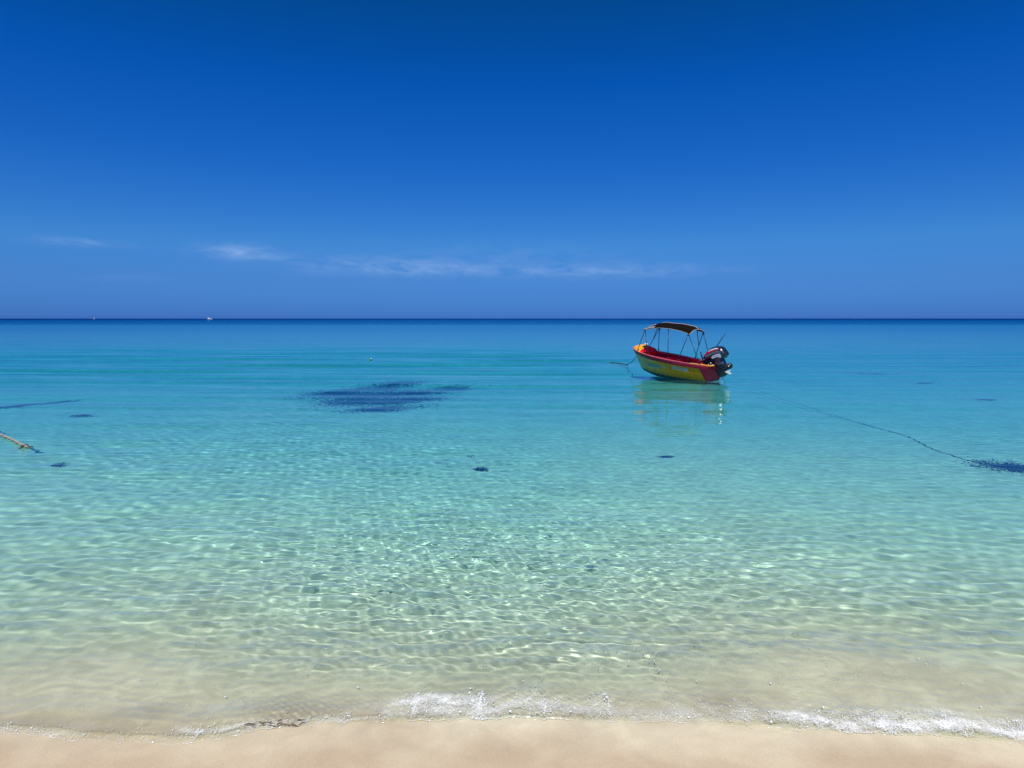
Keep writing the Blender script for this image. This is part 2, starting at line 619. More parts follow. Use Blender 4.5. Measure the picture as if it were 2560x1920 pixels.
nt2.links.new(tm.outputs['Result'], tr.inputs['Color'])
tag(wash, kind='structure')

m = bpy.data.materials.new('water_depth')
m.use_nodes = True
nt2 = m.node_tree
nt2.nodes.clear()
out = nt2.nodes.new('ShaderNodeOutputMaterial')
va = nt2.nodes.new('ShaderNodeVolumeAbsorption')
va.inputs['Color'].default_value = (1 - .95, 1 - .17, 1 - .075, 1)
va.inputs['Density'].default_value = 1.0
nt2.links.new(va.outputs[0], out.inputs['Volume'])
# the body's top skin rides a hair above the ripples so that the surface lies wholly inside it
Zm = Z.copy()
for ax in (0, 1):
    for sh_ in (1, -1, 2, -2):
        R_ = np.roll(Z, sh_, ax)
        Zm = np.maximum(Zm, R_)
Xt, Yt, Zt = X[::2, ::2], Y[::2, ::2], Zm[::2, ::2] + .006
nr, nc = Xt.shape
v = np.stack([Xt, Yt, Zt], -1).reshape(-1, 3)
idx = np.arange(nr * nc).reshape(nr, nc)
q = np.stack([idx[:-1, :-1], idx[:-1, 1:], idx[1:, 1:], idx[1:, :-1]], -1).reshape(-1, 4)
vb = v.copy()
vb[:, 2] = -60
qb = q[:, ::-1] + nr * nc
rim = np.concatenate([idx[0, :-1], idx[:-1, -1], idx[-1, :0:-1], idx[:0:-1, 0]])
nx = np.roll(rim, -1)
qs = np.stack([nx, rim, rim + nr * nc, nx + nr * nc], -1)
body = link('sea_water', raw_mesh('sea_water', np.concatenate([v, vb]), np.concatenate([q, qb, qs])), m, smooth=False)
tag(body, kind='structure')

# ------------------------------------------------------------------ motor boat (local: x forward, y to port, z up; origin at the transom foot)
M_YEL = bpy.data.materials.new('hull_paint')
M_YEL.use_nodes = True
nt2 = M_YEL.node_tree
b = nt2.nodes['Principled BSDF']
b.inputs['Roughness'].default_value = .4
b.inputs['Coat Weight'].default_value = .04
b.inputs['Specular IOR Level'].default_value = .18
b.inputs['Coat Roughness'].default_value = .12
tc2 = nt2.nodes.new('ShaderNodeTexCoord')
sp = nt2.nodes.new('ShaderNodeSeparateXYZ')
nt2.links.new(tc2.outputs['Object'], sp.inputs[0])


def nm2(op, a, c=None):
    n = nt2.nodes.new('ShaderNodeMath')
    n.operation = op
    for i, v in enumerate((a, c)):
        if v is None:
            continue
        if isinstance(v, (int, float)):
            n.inputs[i].default_value = v
        else:
            nt2.links.new(v, n.inputs[i])
    return n.outputs[0]


wear = nt2.nodes.new('ShaderNodeTexNoise')
wear.inputs['Scale'].default_value = 5
wear.inputs['Detail'].default_value = 7
nt2.links.new(tc2.outputs['Object'], wear.inputs['Vector'])
# red corner: behind a slanting line near the transom
red = nm2('LESS_THAN', nm2('SUBTRACT', sp.outputs['X'], nm2('MULTIPLY', sp.outputs['Z'], .47)), -.03)
wr = nt2.nodes.new('ShaderNodeValToRGB')
wr.color_ramp.elements[0].position = .35
wr.color_ramp.elements[0].color = (.92, .235, .002, 1)
wr.color_ramp.elements[1].position = .65
wr.color_ramp.elements[1].color = (.95, .28, .003, 1)
nt2.links.new(wear.outputs['Fac'], wr.inputs[0])
# paler paint towards the bow, streaks and a stained foot
def mixc(fac, a, c):
    n = nt2.nodes.new('ShaderNodeMix')
    n.data_type = 'RGBA'
    nt2.links.new(fac, n.inputs['Factor'])
    nt2.links.new(a, n.inputs['A'])
    n.inputs['B'].default_value = c
    return n.outputs['Result']


def rng2(v, a, c, lo, hi):
    n = nt2.nodes.new('ShaderNodeMapRange')
    for k_, q_ in zip(('From Min', 'From Max', 'To Min', 'To Max'), (a, c, lo, hi)):
        n.inputs[k_].default_value = q_
    nt2.links.new(v, n.inputs['Value'])
    return n.outputs['Result']


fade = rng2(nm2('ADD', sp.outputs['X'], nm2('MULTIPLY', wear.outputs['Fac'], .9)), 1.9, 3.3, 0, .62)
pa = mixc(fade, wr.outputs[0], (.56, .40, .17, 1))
stk = nt2.nodes.new('ShaderNodeTexNoise')
stk.inputs['Scale'].default_value = 1
stk.inputs['Detail'].default_value = 5
smp = nt2.nodes.new('ShaderNodeMapping')
smp.inputs['Scale'].default_value = (16, 4, 1.6)
nt2.links.new(tc2.outputs['Object'], smp.inputs['Vector'])
nt2.links.new(smp.outputs[0], stk.inputs['Vector'])
pa = mixc(rng2(stk.outputs['Fac'], .52, .78, 0, .5), pa, (.22, .10, .02, 1))
pa = mixc(nm2('MULTIPLY', rng2(sp.outputs['Z'], .16, .02, 0, 1), rng2(stk.outputs['Fac'], .3, .6, .25, .8)), pa, (.10, .085, .02, 1))
mx = nt2.nodes.new('ShaderNodeMix')
mx.data_type = 'RGBA'
nt2.links.new(red, mx.inputs['Factor'])
nt2.links.new(pa, mx.inputs['A'])
mx.inputs['B'].default_value = (.70, .012, .045, 1)
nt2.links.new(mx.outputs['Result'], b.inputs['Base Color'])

M_RED = mat('red_paint', (.72, .012, .045), .45, (7, .28), spec=.18)
M_BAND = mat('maroon_rub_rail', (.36, .008, .035), .45, (8, .15), spec=.22)
M_GOLD = mat('orange_yellow_paint', (.80, .36, .015), .35, (6, .1), coat=.2)
M_BOTTOM = mat('dark_bottom_paint', (.012, .02, .022), .6, (6, .2))
M_CANVAS = mat('black_canvas', (.006, .005, .0045), .95, (14, .35), bump=.2, spec=.05)
M_PALE = mat('pale_webbing', (.34, .31, .30), .7, (20, .12))
M_POLE = mat('dark_pole', (.012, .02, .045), .35, (10, .2), metal=.3)
M_NAVY = mat('navy_gloss', (.010, .012, .03), .16, (5, .15), coat=.6)
M_BLACK = mat('black_cast_metal', (.012, .012, .016), .4, (12, .3))
M_GREY = mat('grey_decal', (.10, .11, .14), .35, (10, .1))
M_SHEEN = mat('cowl_sheen', (.42, .41, .52), .28, (8, .12), coat=.3)
M_WHITE = mat('white_paint', (.78, .77, .74), .35, (9, .06))
M_METAL = mat('bright_metal', (.55, .55, .55), .3, (9, .2), metal=.8)
M_RDEC = mat('red_decal', (.58, .01, .05), .3, (9, .08))
M_TEAL = mat('teal_lettering', (.02, .17, .15), .4, (15, .15))
M_LILAC = mat('pale_lettering', (.42, .45, .50), .4, (15, .12))

boat = bpy.data.objects.new('motor_boat', None)
COL.objects.link(boat)
tag(boat, 'yellow and red open motor boat with black sun canopy and tilted outboard motor', 'motor boat')
bx, by, yaw, heel, trim = 7.12, 24.1, .946, .013, .072
Rm = (Matrix.Rotation(math.pi - yaw, 4, 'Z') @ Matrix.Rotation(-heel, 4, 'X') @ Matrix.Rotation(-trim, 4, 'Y'))
boat.matrix_world = Matrix.Translation((bx, by, -.02)) @ Rm


def g_half(s):
    return .5 + .235 * math.sin(math.pi / 2 * s / .49) if s < .49 else .735 * (1 - ((s - .49) / .51) ** 2.5)


def gun(s):
    return Vector((-.2 + s * 4.15, g_half(s), .571 + .20 * s ** 1.8))


def chine(s):
    y = .37 + .19 * math.sin(math.pi / 2 * s / .45) if s < .45 else .56 * (1 - ((s - .45) / .55) ** 2.1)
    return Vector((s * 3.43, y, .0 + .05 * s * s))


def keel(s):
    return Vector((s * 3.30, 0, -.28 + .24 * s ** 4))


def hull(s, t, side=1, off=0.0):
    a, c = chine(s), gun(s)
    p = a.lerp(c, t)
    bul = math.sin(math.pi * t) * (.02 - .07 * s * s)
    return Vector((p.x, side * max(0.0, p.y + bul * min(1, (1 - s) * 5) + off), p.z))


SS = [1 - (1 - k / 48) ** 1.35 for k in range(49)]
TT = [k / 12 for k in range(13)]


def strip(bm, fn, ss, tt, flip=False, mi=0):
    V = [[bm.verts.new(fn(s, t)) for t in tt] for s in ss]
    for A, B in zip(V, V[1:]):
        for j in range(len(tt) - 1):
            try:
                f = bm.faces.new((A[j], B[j], B[j + 1], A[j + 1]) if not flip else (A[j + 1], B[j + 1], B[j], A[j]))
                f.material_index = mi
            except ValueError:
                pass
    return V


# outer hull: painted sides, dark bottom, red transom
bm = bmesh.new()
for sd_ in (1, -1):
    strip(bm, lambda s, t: hull(s, t, sd_), SS, TT)
    strip(bm, lambda s, t: keel(s).lerp(Vector((chine(s).x, sd_ * chine(s).y, chine(s).z)), t), SS, [0, .33, .66, 1], mi=1)
nv = 14
V = [[bm.verts.new(hull(0, t, 1).lerp(hull(0, t, -1), v / nv) + Vector((0, 0, 0))) for v in range(nv + 1)] for t in TT]
for A, B in zip(V, V[1:]):
    for j in range(nv):
        bm.faces.new((A[j], A[j + 1], B[j + 1], B[j])).material_index = 2
kb = bm.verts.new(keel(0))
for j in range(nv):
    bm.faces.new((kb, V[0][j + 1], V[0][j])).material_index = 2
bmesh.ops.remove_doubles(bm, verts=bm.verts, dist=.0005)
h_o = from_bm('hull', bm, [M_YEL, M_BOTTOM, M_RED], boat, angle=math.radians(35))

# inner shell and floor
bm = bmesh.new()
SI = [s for s in SS if s <= .97]
for sd_ in (1, -1):
    def inner(s, t, sd_=sd_):
        p = hull(s, .16 + .84 * t, 1)
        led = .05 if t < .62 else .03                         # riser ledge along the side
        return Vector((max(p.x, -.12 + .06), sd_ * max(.002, p.y - led), p.z))
    strip(bm, inner, SI, [0, .2, .4, .6, .635, .8, 1], flip=True)
V = []
for s in SI:
    p = hull(s, .16)
    V.append([bm.verts.new((max(p.x, -.06), (p.y - .04) * v / 4, p.z)) for v in range(-4, 5)])
for A, B in zip(V, V[1:]):
    for j in range(8):
        bm.faces.new((A[j], A[j + 1], B[j + 1], B[j]))
# inner face of the transom
tv = [bm.verts.new(Vector(v)) for v in ((.02, -.42, .1), (.02, .42, .1), (-.11, .47, .575), (-.11, -.47, .575))]
bm.faces.new(tv)
from_bm('cockpit_liner', bm, M_RED, boat, angle=math.radians(30))

# rub rail band with the gunwale cap
bm = bmesh.new()
for sd_ in (1, -1):
    V = []
    for s in SS:
        o = .016
        a = hull(s, .78, sd_, o * min(1, (1 - s) * 12 + .3))
        c = hull(s, 1, sd_, o * min(1, (1 - s) * 12 + .3))
        top = c + Vector((.0, 0, .018))
        inn = Vector((c.x - .05 * s ** 6, sd_ * max(0, abs(c.y) - .085), c.z + .018))
        inb = inn - Vector((0, 0, .05))
        V.append([bm.verts.new(p) for p in (a, a.lerp(c, .5) + Vector((0, sd_ * .004, 0)), c, top, inn, inb)])
    for A, B in zip(V, V[1:]):
        for j in range(5):
            f = bm.faces.new((A[j], B[j], B[j + 1], A[j + 1]))
            f.material_index = 1 if j >= 2 else 0
    bm.faces.new(V[0])
bmesh.ops.remove_doubles(bm, verts=bm.verts, dist=.0005)
M_CAP = mat('pink_red_cap', (.62, .10, .13), .35, (14, .3), coat=.2)
from_bm('gunwale', bm, [M_BAND, M_CAP], boat, angle=math.radians(35))

# orange-yellow stern caps and transom cap
bm = bmesh.new()
for sd_ in (1, -1):
    V = []
    for k in range(9):
        s = .002 + k * .022
        c = hull(s, 1, sd_, .0)
        wd = .15 - .07 * k / 8
        V.append([bm.verts.new(Vector((c.x, sd_ * (abs(c.y) + .017), c.z + z_)) if o else Vector((c.x, sd_ * (abs(c.y) - wd), c.z + z_)))
                  for o, z_ in ((1, .022), (1, .036), (0, .036), (0, .0))])
    for A, B in zip(V, V[1:]):
        for j in range(3):
            bm.faces.new((A[j], B[j], B[j + 1], A[j + 1]))
    bm.faces.new(V[0])
    bm.faces.new(V[-1][::-1])
bm_box(bm, (-.155, .34, .585), (.11, .30, .035))
bm_box(bm, (-.155, -.34, .585), (.11, .30, .035))
from_bm('stern_cap', bm, M_GOLD, boat, angle=math.radians(35))

# crowned foredeck
bm = bmesh.new()
s0 = .795
FS = [s0 + (1 - s0) * k / 16 for k in range(17)]


def deck(s, v):
    c = gun(s)
    u = (s - s0) / (1 - s0)
    cr_ = .235 * (1 - u ** 2) ** .8 * (.78 + .22 * min(1, u * 4))
    return Vector((c.x - .02 * u, v * max(.0, c.y - .02), c.z + .02 + cr_ * max(0, (1 - abs(v) ** 2.2))))


VV = [-1, -.9, -.75, -.55, -.3, 0, .3, .55, .75, .9, 1]
V = strip(bm, deck, FS, VV)
low = [bm.verts.new(Vector((p.co.x - .03, p.co.y, min(p.co.z - .10, .70)))) for p in V[0]]
for j in range(len(VV) - 1):
    f = bm.faces.new((V[0][j], V[0][j + 1], low[j + 1], low[j]))
    f.material_index = 1
bmesh.ops.remove_doubles(bm, verts=bm.verts, dist=.0005)
fd = from_bm('foredeck', bm, [M_GOLD, M_RED], boat, angle=math.radians(40))
bm = bmesh.new()
bm_box(bm, (3.40, -.16, .985), (.16, .035, .03))
bm_box(bm, (3.35, -.16, .965), (.03, .03, .05))
bm_box(bm, (3.45, -.16, .965), (.03, .03, .05))
from_bm('cleat', bm, M_WHITE, fd)

# side locker with a dark opening, thwart, stern bench, fuel tank shelf
bm = bmesh.new()
for c_, s_ in (((2.42, -.36, .49), (1.35, .035, .07)), ((2.42, -.36, .15), (1.35, .035, .05)), ((1.79, -.36, .32), (.09, .035, .30)),
               ((3.07, -.30, .32), (.06, .035, .30)), ((2.42, -.46, .535), (1.36, .22, .025))):
    bm_box(bm, c_, s_)
from_bm('side_locker', bm, M_RED, boat)
bm = bmesh.new()
bm_box(bm, (1.52, 0, .40), (.24, 1.22, .04))
bm_box(bm, (1.52, -.40, .25), (.05, .05, .30))
bm_box(bm, (1.52, .40, .25), (.05, .05, .30))
from_bm('thwart', bm, M_RED, boat)
bm = bmesh.new()
bm_box(bm, (.42, 0, .36), (.30, 1.0, .04))
bm_box(bm, (.55, 0, .23), (.03, .98, .22))
from_bm('stern_bench', bm, M_RED, boat)
for sd_ in (1, -1):
    bm = bmesh.new()
    pr = [Vector((1.70, 0, .12)), Vector((1.70, 0, .38)), Vector((1.70, 0, .60))]
    bm_tube(bm, [(1.66, sd_ * .47, .14), (1.66, sd_ * .60, .40), (1.66, sd_ * .68, .60)], .028)
    from_bm('frame_rib', bm, M_CAP, boat)

bm = bmesh.new()
bm_box(bm, (.80, -.18, .26), (.36, .28, .22))
bm_tube(bm, [(.80, -.18, .36), (.80, -.18, .41)], .04, 10)
tk = from_bm('fuel_tank', bm, mat('dark_red_tank', (.20, .01, .015), .4, (9, .2)), boat)

# canopy: arched canvas on thin poles
XP = np.array([.80, .90, 1.26, 1.75, 2.22, 2.6, 2.95, 3.06])


def canopy(x, v, off=0.0):
    e_ = float(np.interp(x, [.80, .95, 1.26, 1.75, 2.22, 2.6, 3.06], [1.60, 1.645, 1.70, 1.735, 1.725, 1.67, 1.575]))
    c_ = float(np.interp(x, [.80, .98, 1.3, 1.83, 2.3, 2.55, 2.8, 3.06], [1.78, 1.872, 1.90, 1.912, 1.905, 1.88, 1.79, 1.66]))
    e_ += .025 if v < 0 else 0
    sag = -.012 * math.sin((x - .8) / 2.26 * 3 * math.pi) ** 2
    return Vector((x, .43 * v, e_ + (c_ - e_ + sag) * (1 - abs(v) ** 2.4) + off))


cx_ = [.80 + 2.26 * k / 30 for k in range(31)]
cv_ = [-1 + 2 * k / 16 for k in range(17)]
bm = bmesh.new()
A = strip(bm, lambda x, v: canopy(x, v), cx_, cv_)
B = strip(bm, lambda x, v: canopy(x, v, -.018), cx_, cv_, flip=True)
ring = lambda G: G[0] + [r[-1] for r in G[1:]] + G[-1][-2::-1] + [r[0] for r in G[-2:0:-1]]
ra, rb = ring(A), ring(B)
for j in range(len(ra)):
    k = (j + 1) % len(ra)
    bm.faces.new((ra[j], ra[k], rb[k], rb[j]))
can = from_bm('canopy', bm, M_CANVAS, boat, angle=math.radians(50))
bm = bmesh.new()
edge = [canopy(x, 1, -.009) for x in cx_] + [canopy(3.06, v, -.009) for v in cv_[-2::-1]]
bm_tube(bm, edge, .009, 6)
edge = [canopy(x, -1, -.009) for x in cx_]
bm_tube(bm, edge, .009, 6)
bm_tube(bm, [canopy(.80, v, -.009) for v in cv_], .012, 6)
from_bm('canopy_piping', bm, M_PALE, can)
bm = bmesh.new()
bm_tube(bm, [canopy(x, -.12, .004) for x in cx_], .013, 6)
from_bm('canopy_seam', bm, M_PALE, can)
bm = bmesh.new()
for (va, vb_, xa, xb) in ((.95, .84, 2.5, 3.04), (.62, .52, 2.56, 2.98)):
    V = []
    for k in range(9):
        x = xa + (xb - xa) * k / 8
        ww = .02 * math.sin(k * 1.3)
        V.append([bm.verts.new(canopy(x, va + ww, .012)), bm.verts.new(canopy(x, (va + vb_) / 2 + ww, .022)), bm.verts.new(canopy(x, vb_ + ww, .010))])
    for P_, Q_ in zip(V, V[1:]):
        for j in range(2):
            bm.faces.new((P_[j], Q_[j], Q_[j + 1], P_[j + 1]))
from_bm('canopy_patch', bm, M_PALE, can)

P1, P2, P3, P4 = (2.96, .42, 1.585), (2.99, -.42, 1.61), (.88, -.42, 1.64), (.86, .42, 1.61)
poles = [(P1, (3.24, .46, .76)), (P1, (2.54, .63, .70)), ((1.79, .43, 1.72), (1.52, .66, .64)), (P4, (1.06, .65, .62)), (P4, (.16, .54, .61)),
         (P2, (3.50, -.42, .80)), (P2, (3.06, -.53, .74)), ((3.10, -.42, 1.62), (3.25, -.42, 1.205)), (P3, (1.36, -.66, .63)),
         (P3, (.56, -.58, .60)), ((1.16, -.42, 1.69), (1.12, -.53, 1.16))]
for a, c in poles:
    bm = bmesh.new()
    a, c = Vector(a), Vector(c)
    md = (a + c) / 2 + Vector((.006, .004, 0))
    bm_tube(bm, [a, md, c], .0125, 7)
    bm_tube(bm, [c + (a - c).normalized() * .05, c], .026, 7)
    bm_tube(bm, [a, a + (c - a).normalized() * .07], .021, 7)
    from_bm('canopy_pole', bm, M_POLE, boat)

# outboard motor, tilted clear of the water; outline given in the boat's centre plane
MP = lambda x, y: (1.42 - .001285 * x, 1.725 + .00006 * x - .00122 * y)
mot = bpy.data.objects.new('outboard_motor', None)
COL.objects.link(mot)
mot.parent = boat
bm = bmesh.new()
bm_slab(bm, [MP(*q_) for q_ in ((790, 870), (1000, 800), (1180, 800), (1300, 800), (1440, 850), (1520, 930), (1480, 1010), (1330, 1060), (1240, 1170), (1090, 1110), (960, 1090), (820, 990))], .085, .8)
bm_slab(bm, [MP(*q_) for q_ in ((1040, 900), (1160, 880), (1200, 980), (1180, 1060), (1060, 1060), (1010, 980))], .115, .8)
ms = from_bm('mid_section', bm, M_BLACK, mot, angle=math.radians(40))
bm = bmesh.new()
cowl_p = [(790, 840), (820, 740), (880, 650), (970, 555), (1080, 480), (1180, 445), (1280, 432), (1370, 460), (1450, 535), (1540, 640), (1500, 715), (1435, 790), (1340, 770), (1200, 800), (1090, 790), (1000, 810), (880, 850)]
bm_slab(bm, [MP(*q_) for q_ in cowl_p], .175, .84, .62)
cw = from_bm('cowling', bm, M_NAVY, mot, angle=math.radians(38))
sub = cw.modifiers.new('bevel', 'BEVEL')
sub.width = .022
sub.segments = 3


def decal(name, pts, mt, y=.176, par=None, th=.006):
    b_ = bmesh.new()
    P_ = [MP(*q_) for q_ in pts]
    A_ = [b_.verts.new((p[0], y, p[1])) for p in P_]
    B_ = [b_.verts.new((p[0], y + th, p[1])) for p in P_]
    n_ = len(P_)
    for j in range(n_):
        b_.faces.new((A_[j], A_[(j + 1) % n_], B_[(j + 1) % n_], B_[j]))
    b_.faces.new(A_[::-1])
    b_.faces.new(B_)
    return from_bm(name, b_, mt, mot, smooth=False)


decal('white_stripe', [(985, 600), (1100, 530), (1240, 480), (1300, 478), (1330, 505), (1200, 530), (1080, 575), (990, 625)], M_WHITE, .172)
decal('red_stripe', [(880, 700), (985, 612), (1090, 572), (1200, 538), (1330, 512), (1350, 535), (1210, 570), (1080, 625), (970, 690), (905, 735)], M_RDEC, .1745)
decal('grey_stripe', [(905, 745), (970, 705), (1080, 645), (1210, 590), (1360, 550), (1430, 580), (1430, 605), (1290, 620), (1150, 670), (1040, 730), (950, 775)], M_GREY, .1745)
decal('cowl_sheen', [(1115, 775), (1170, 710), (1280, 655), (1380, 632), (1420, 660), (1445, 730), (1420, 755), (1330, 735), (1240, 770), (1180, 805)], M_SHEEN, .1745)  # pale glare on the cowling side, put in as a grey panel
bm = bmesh.new()
bm_slab(bm, [MP(*q_) for q_ in ((1170, 800), (1290, 750), (1400, 760), (1470, 880), (1480, 950), (1300, 1010), (1190, 960))], .10, .8)
from_bm('leg_cover', bm, mat('slate_leg', (.055, .055, .10), .3, (8, .15), coat=.3), mot, angle=math.radians(40))
bm = bmesh.new()
bm_slab(bm, [MP(*q_) for q_ in ((1230, 1050), (1380, 985), (1490, 950), (1600, 925), (1650, 960), (1640, 1090), (1600, 1205), (1480, 1305), (1390, 1320), (1290, 1260), (1235, 1175))], .06, .85)
for k, (dx, dy) in enumerate(((0, 0), (40, 62), (75, 125))):
    p0, p1 = MP(1250 + dx, 1100 + dy), MP(1560 + dx * .5, 965 + dy)
    bm_box(bm, ((p0[0] + p1[0]) / 2, .055, (p0[1] + p1[1]) / 2), (.42, .05, .022), Matrix.Rotation(-math.atan2(p1[1] - p0[1], p1[0] - p0[0]) + math.pi, 3, 'Y'))
gc = from_bm('gearcase', bm, mat('dark_grey_cast', (.035, .037, .045), .32, (9, .25)), mot, angle=math.radians(40))
bm = bmesh.new()
c = MP(1655, 975)
bmesh.ops.create_uvsphere(bm, u_segments=20, v_segments=12, radius=1, matrix=Matrix.Translation((c[0], .02, c[1])) @ Matrix.Diagonal((.095, .10, .105, 1)))
from_bm('propeller_hub', bm, M_BLACK, gc)
bm = bmesh.new()
bmesh.ops.create_uvsphere(bm, u_segments=12, v_segments=8, radius=.024, matrix=Matrix.Translation((c[0] - .015, .108, c[1] + .0)))
from_bm('hub_nut', bm, M_WHITE, gc)
for pts in (((1600, 1130), (1640, 1075), (1690, 1050), (1700, 1090), (1670, 1150)), ((1560, 1140), (1620, 1120), (1690, 1160), (1725, 1195), (1690, 1205), (1600, 1175))):
    bm = bmesh.new()
    P_ = [MP(*q_) for q_ in pts]
    cc = np.mean(P_, 0)
    n_ = len(P_)
    A_ = [bm.verts.new((p[0], .05 + (p[0] - cc[0]) * .4, p[1])) for p in P_]
    B_ = [bm.verts.new((p[0], .068 + (p[0] - cc[0]) * .4, p[1])) for p in P_]
    for j in range(n_):
        bm.faces.new((A_[j], A_[(j + 1) % n_], B_[(j + 1) % n_], B_[j]))
    bm.faces.new(A_[::-1])
    bm.faces.new(B_)
    from_bm('propeller_blade', bm, M_WHITE, gc, smooth=False)
bm = bmesh.new()
bm_slab(bm, [MP(*q_) for q_ in ((1375, 1300), (1415, 1300), (1440, 1450), (1425, 1455))], .008, .95)
from_bm('skeg', bm, M_WHITE, gc, smooth=False)
bm = bmesh.new()
a, c = MP(655, 650), MP(740, 870)
bm_tube(bm, [(a[0], .02, a[1]), ((a[0] + c[0]) / 2, .02, (a[1] + c[1]) / 2), (c[0], .02, c[1])], [.027, .025, .02], 10)
bm_tube(bm, [(c[0], .02, c[1]), (*[MP(800, 930)[0]], .02, MP(800, 930)[1])], .03, 8)
from_bm('tiller_handle', bm, M_POLE, mot)
bm = bmesh.new()
for yy in (.10, -.10):
    for q0, q1, r_ in (((760, 880), (700, 1000), .02), ((770, 900), (930, 1010), .026), ((930, 1010), (975, 1060), .03)):
        p0, p1 = MP(*q0), MP(*q1)
        bm_tube(bm, [(p0[0], yy, p0[1]), (p1[0], yy, p1[1])], r_, 8)
    bm_box(bm, (MP(930, 1100)[0], yy, MP(930, 1100)[1]), (.07, .05, .26))
from_bm('clamp_bracket', bm, M_BLACK, mot)
bm = bmesh.new()
for q0, r_ in (((1090, 940), .034), ((1110, 1010), .04), ((1170, 990), .028), ((1020, 985), .022)):
    p0 = MP(*q0)
    bmesh.ops.create_uvsphere(bm, u_segments=12, v_segments=8, radius=r_, matrix=Matrix.Translation((p0[0], .125, p0[1])))
p0, p1 = MP(968, 1060), MP(978, 1270)
bm_tube(bm, [(p0[0], .135, p0[1]), (p1[0], .135, p1[1])], .013, 8)
from_bm('steering_fitting', bm, M_METAL, mot)

# lettering painted on the port side: outlines wrapped onto the hull
def hull_st(X_, Z_):
    s = X_ / 3.7
    t = .5
    for _ in range(30):
        a, c = chine(s), gun(s)
        t = (Z_ - a.z) / (c.z - a.z)
        xx = a.x + (c.x - a.x) * t
        s = min(.999, max(0, s + (X_ - xx) / 3.8))
    return s, t


def lettering(text, x0, z0, x1, z1, hgt, mt, off=.004, bold=0.0, shear=0.0):
    cu = bpy.data.curves.new('lettering', 'FONT')
    cu.body = text
    cu.size = 1
    cu.offset = bold
    cu.shear = shear
    cu.resolution_u = 3
    o = bpy.data.objects.new('tmp', cu)
    COL.objects.link(o)
    dg = bpy.context.evaluated_depsgraph_get()
    dg.update()
    me = bpy.data.meshes.new_from_object(o.evaluated_get(dg))
    bpy.data.objects.remove(o)
    co_ = np.array([v.co[:] for v in me.vertices])
    wdt = co_[:, 0].max()
    top = co_[:, 1].max()
    for v in me.vertices:
        u = v.co.x / wdt
        X_ = x0 + (x1 - x0) * u
        Z_ = z0 + (z1 - z0) * u + v.co.y / top * (hgt if not callable(hgt) else hgt(u))
        s, t = hull_st(X_, Z_)
        p = hull(s, t, 1, off)
        v.co = p
    return link('lettering', me, mt, h_o, smooth=False)


lettering('Uoconky', 2.70, .235, 1.86, .245, lambda u: .25 - .10 * u, M_TEAL, .007, .012, .12)
lettering('Uoconky', 2.70, .235, 1.86, .245, lambda u: .25 - .10 * u, M_LILAC, .004, .045, .12)
lettering('tours', 1.80, .30, 1.52, .29, .06, M_LILAC, .004, .012)
lettering('SUNDIVER', 1.32, .30, .60, .275, .125, M_LILAC, .004, .02)

# thin rod leaning out over the stern
bm = bmesh.new()
a, c = MP(1288, 72), MP(970, 560)
a, c = Vector((a[0], -.22, a[1])), Vector((c[0], -.22, c[1]))
e_ = c + (c - a) * .55
bm_tube(bm, [boat.matrix_world @ a, boat.matrix_world @ c, boat.matrix_world @ e_], [.012, .016, .02], 8)
rod = from_bm('pole', bm, M_POLE)
tag(rod, 'thin dark pole leaning out over the motor at the boat\'s stern', 'pole')

# ------------------------------------------------------------------ ropes, float, seagrass, far boats, foam
M_ROPE_D = mat('dark_wet_rope', (.022, .034, .04), .7, (40, .3))
M_ROPE_P = mat('pale_twisted_rope', (.25, .23, .19), .8, (60, .35), bump=.4)


def water_at(x, y):
    x_, y_ = np.array([float(x)]), np.array([float(y)])
    return float(water_z(x_, y_, np.array([.05]))[0])


def bed_at(x, y):
    return float(bed_z(np.array([float(x)]), np.array([float(y)]))[0])


def bed_point(px, py):
    """bed point that shows at a photo pixel through the refracting surface"""
    p = px_ground(px, py, -.022)
    d = Vector((p.x, p.y, -H)).normalized()
    hz = Vector((d.x, d.y, 0)).normalized()
    si = math.sqrt(max(0, 1 - d.z ** 2)) / 1.333
    tn = si / math.sqrt(1 - si * si)
    q_ = p.copy()
    for _ in range(6):
        dep = -.022 - bed_at(q_.x, q_.y)
        q_ = p + hz * (tn * dep)
    return Vector((q_.x, q_.y, bed_at(q_.x, q_.y)))


# bow line
bw = boat.matrix_world @ Vector((3.74, 0, .42))
t1 = px_ground(1567, 912)
t2 = px_ground(1530, 905)
t3 = px_ground(1480, 898)
bm = bmesh.new()
mid = bw.lerp(t1, .5) - Vector((0, 0, .06))
pts = [bw, bw.lerp(mid, .5) - Vector((0, 0, .015)), mid, mid.lerp(t1, .6), t1 + Vector((0, 0, -.01)), t1.lerp(t2, .5) + Vector((.03, 0, .0)), t2 + Vector((0, 0, -.02)), t3 + Vector((0, 0, -.25))]
bm_tube(bm, pts, [.014, .014, .014, .016, .03, .022, .013, .012], 7)
tag(from_bm('mooring_rope', bm, M_ROPE_D), 'dark rope running from the boat\'s bow down into the water', 'rope')

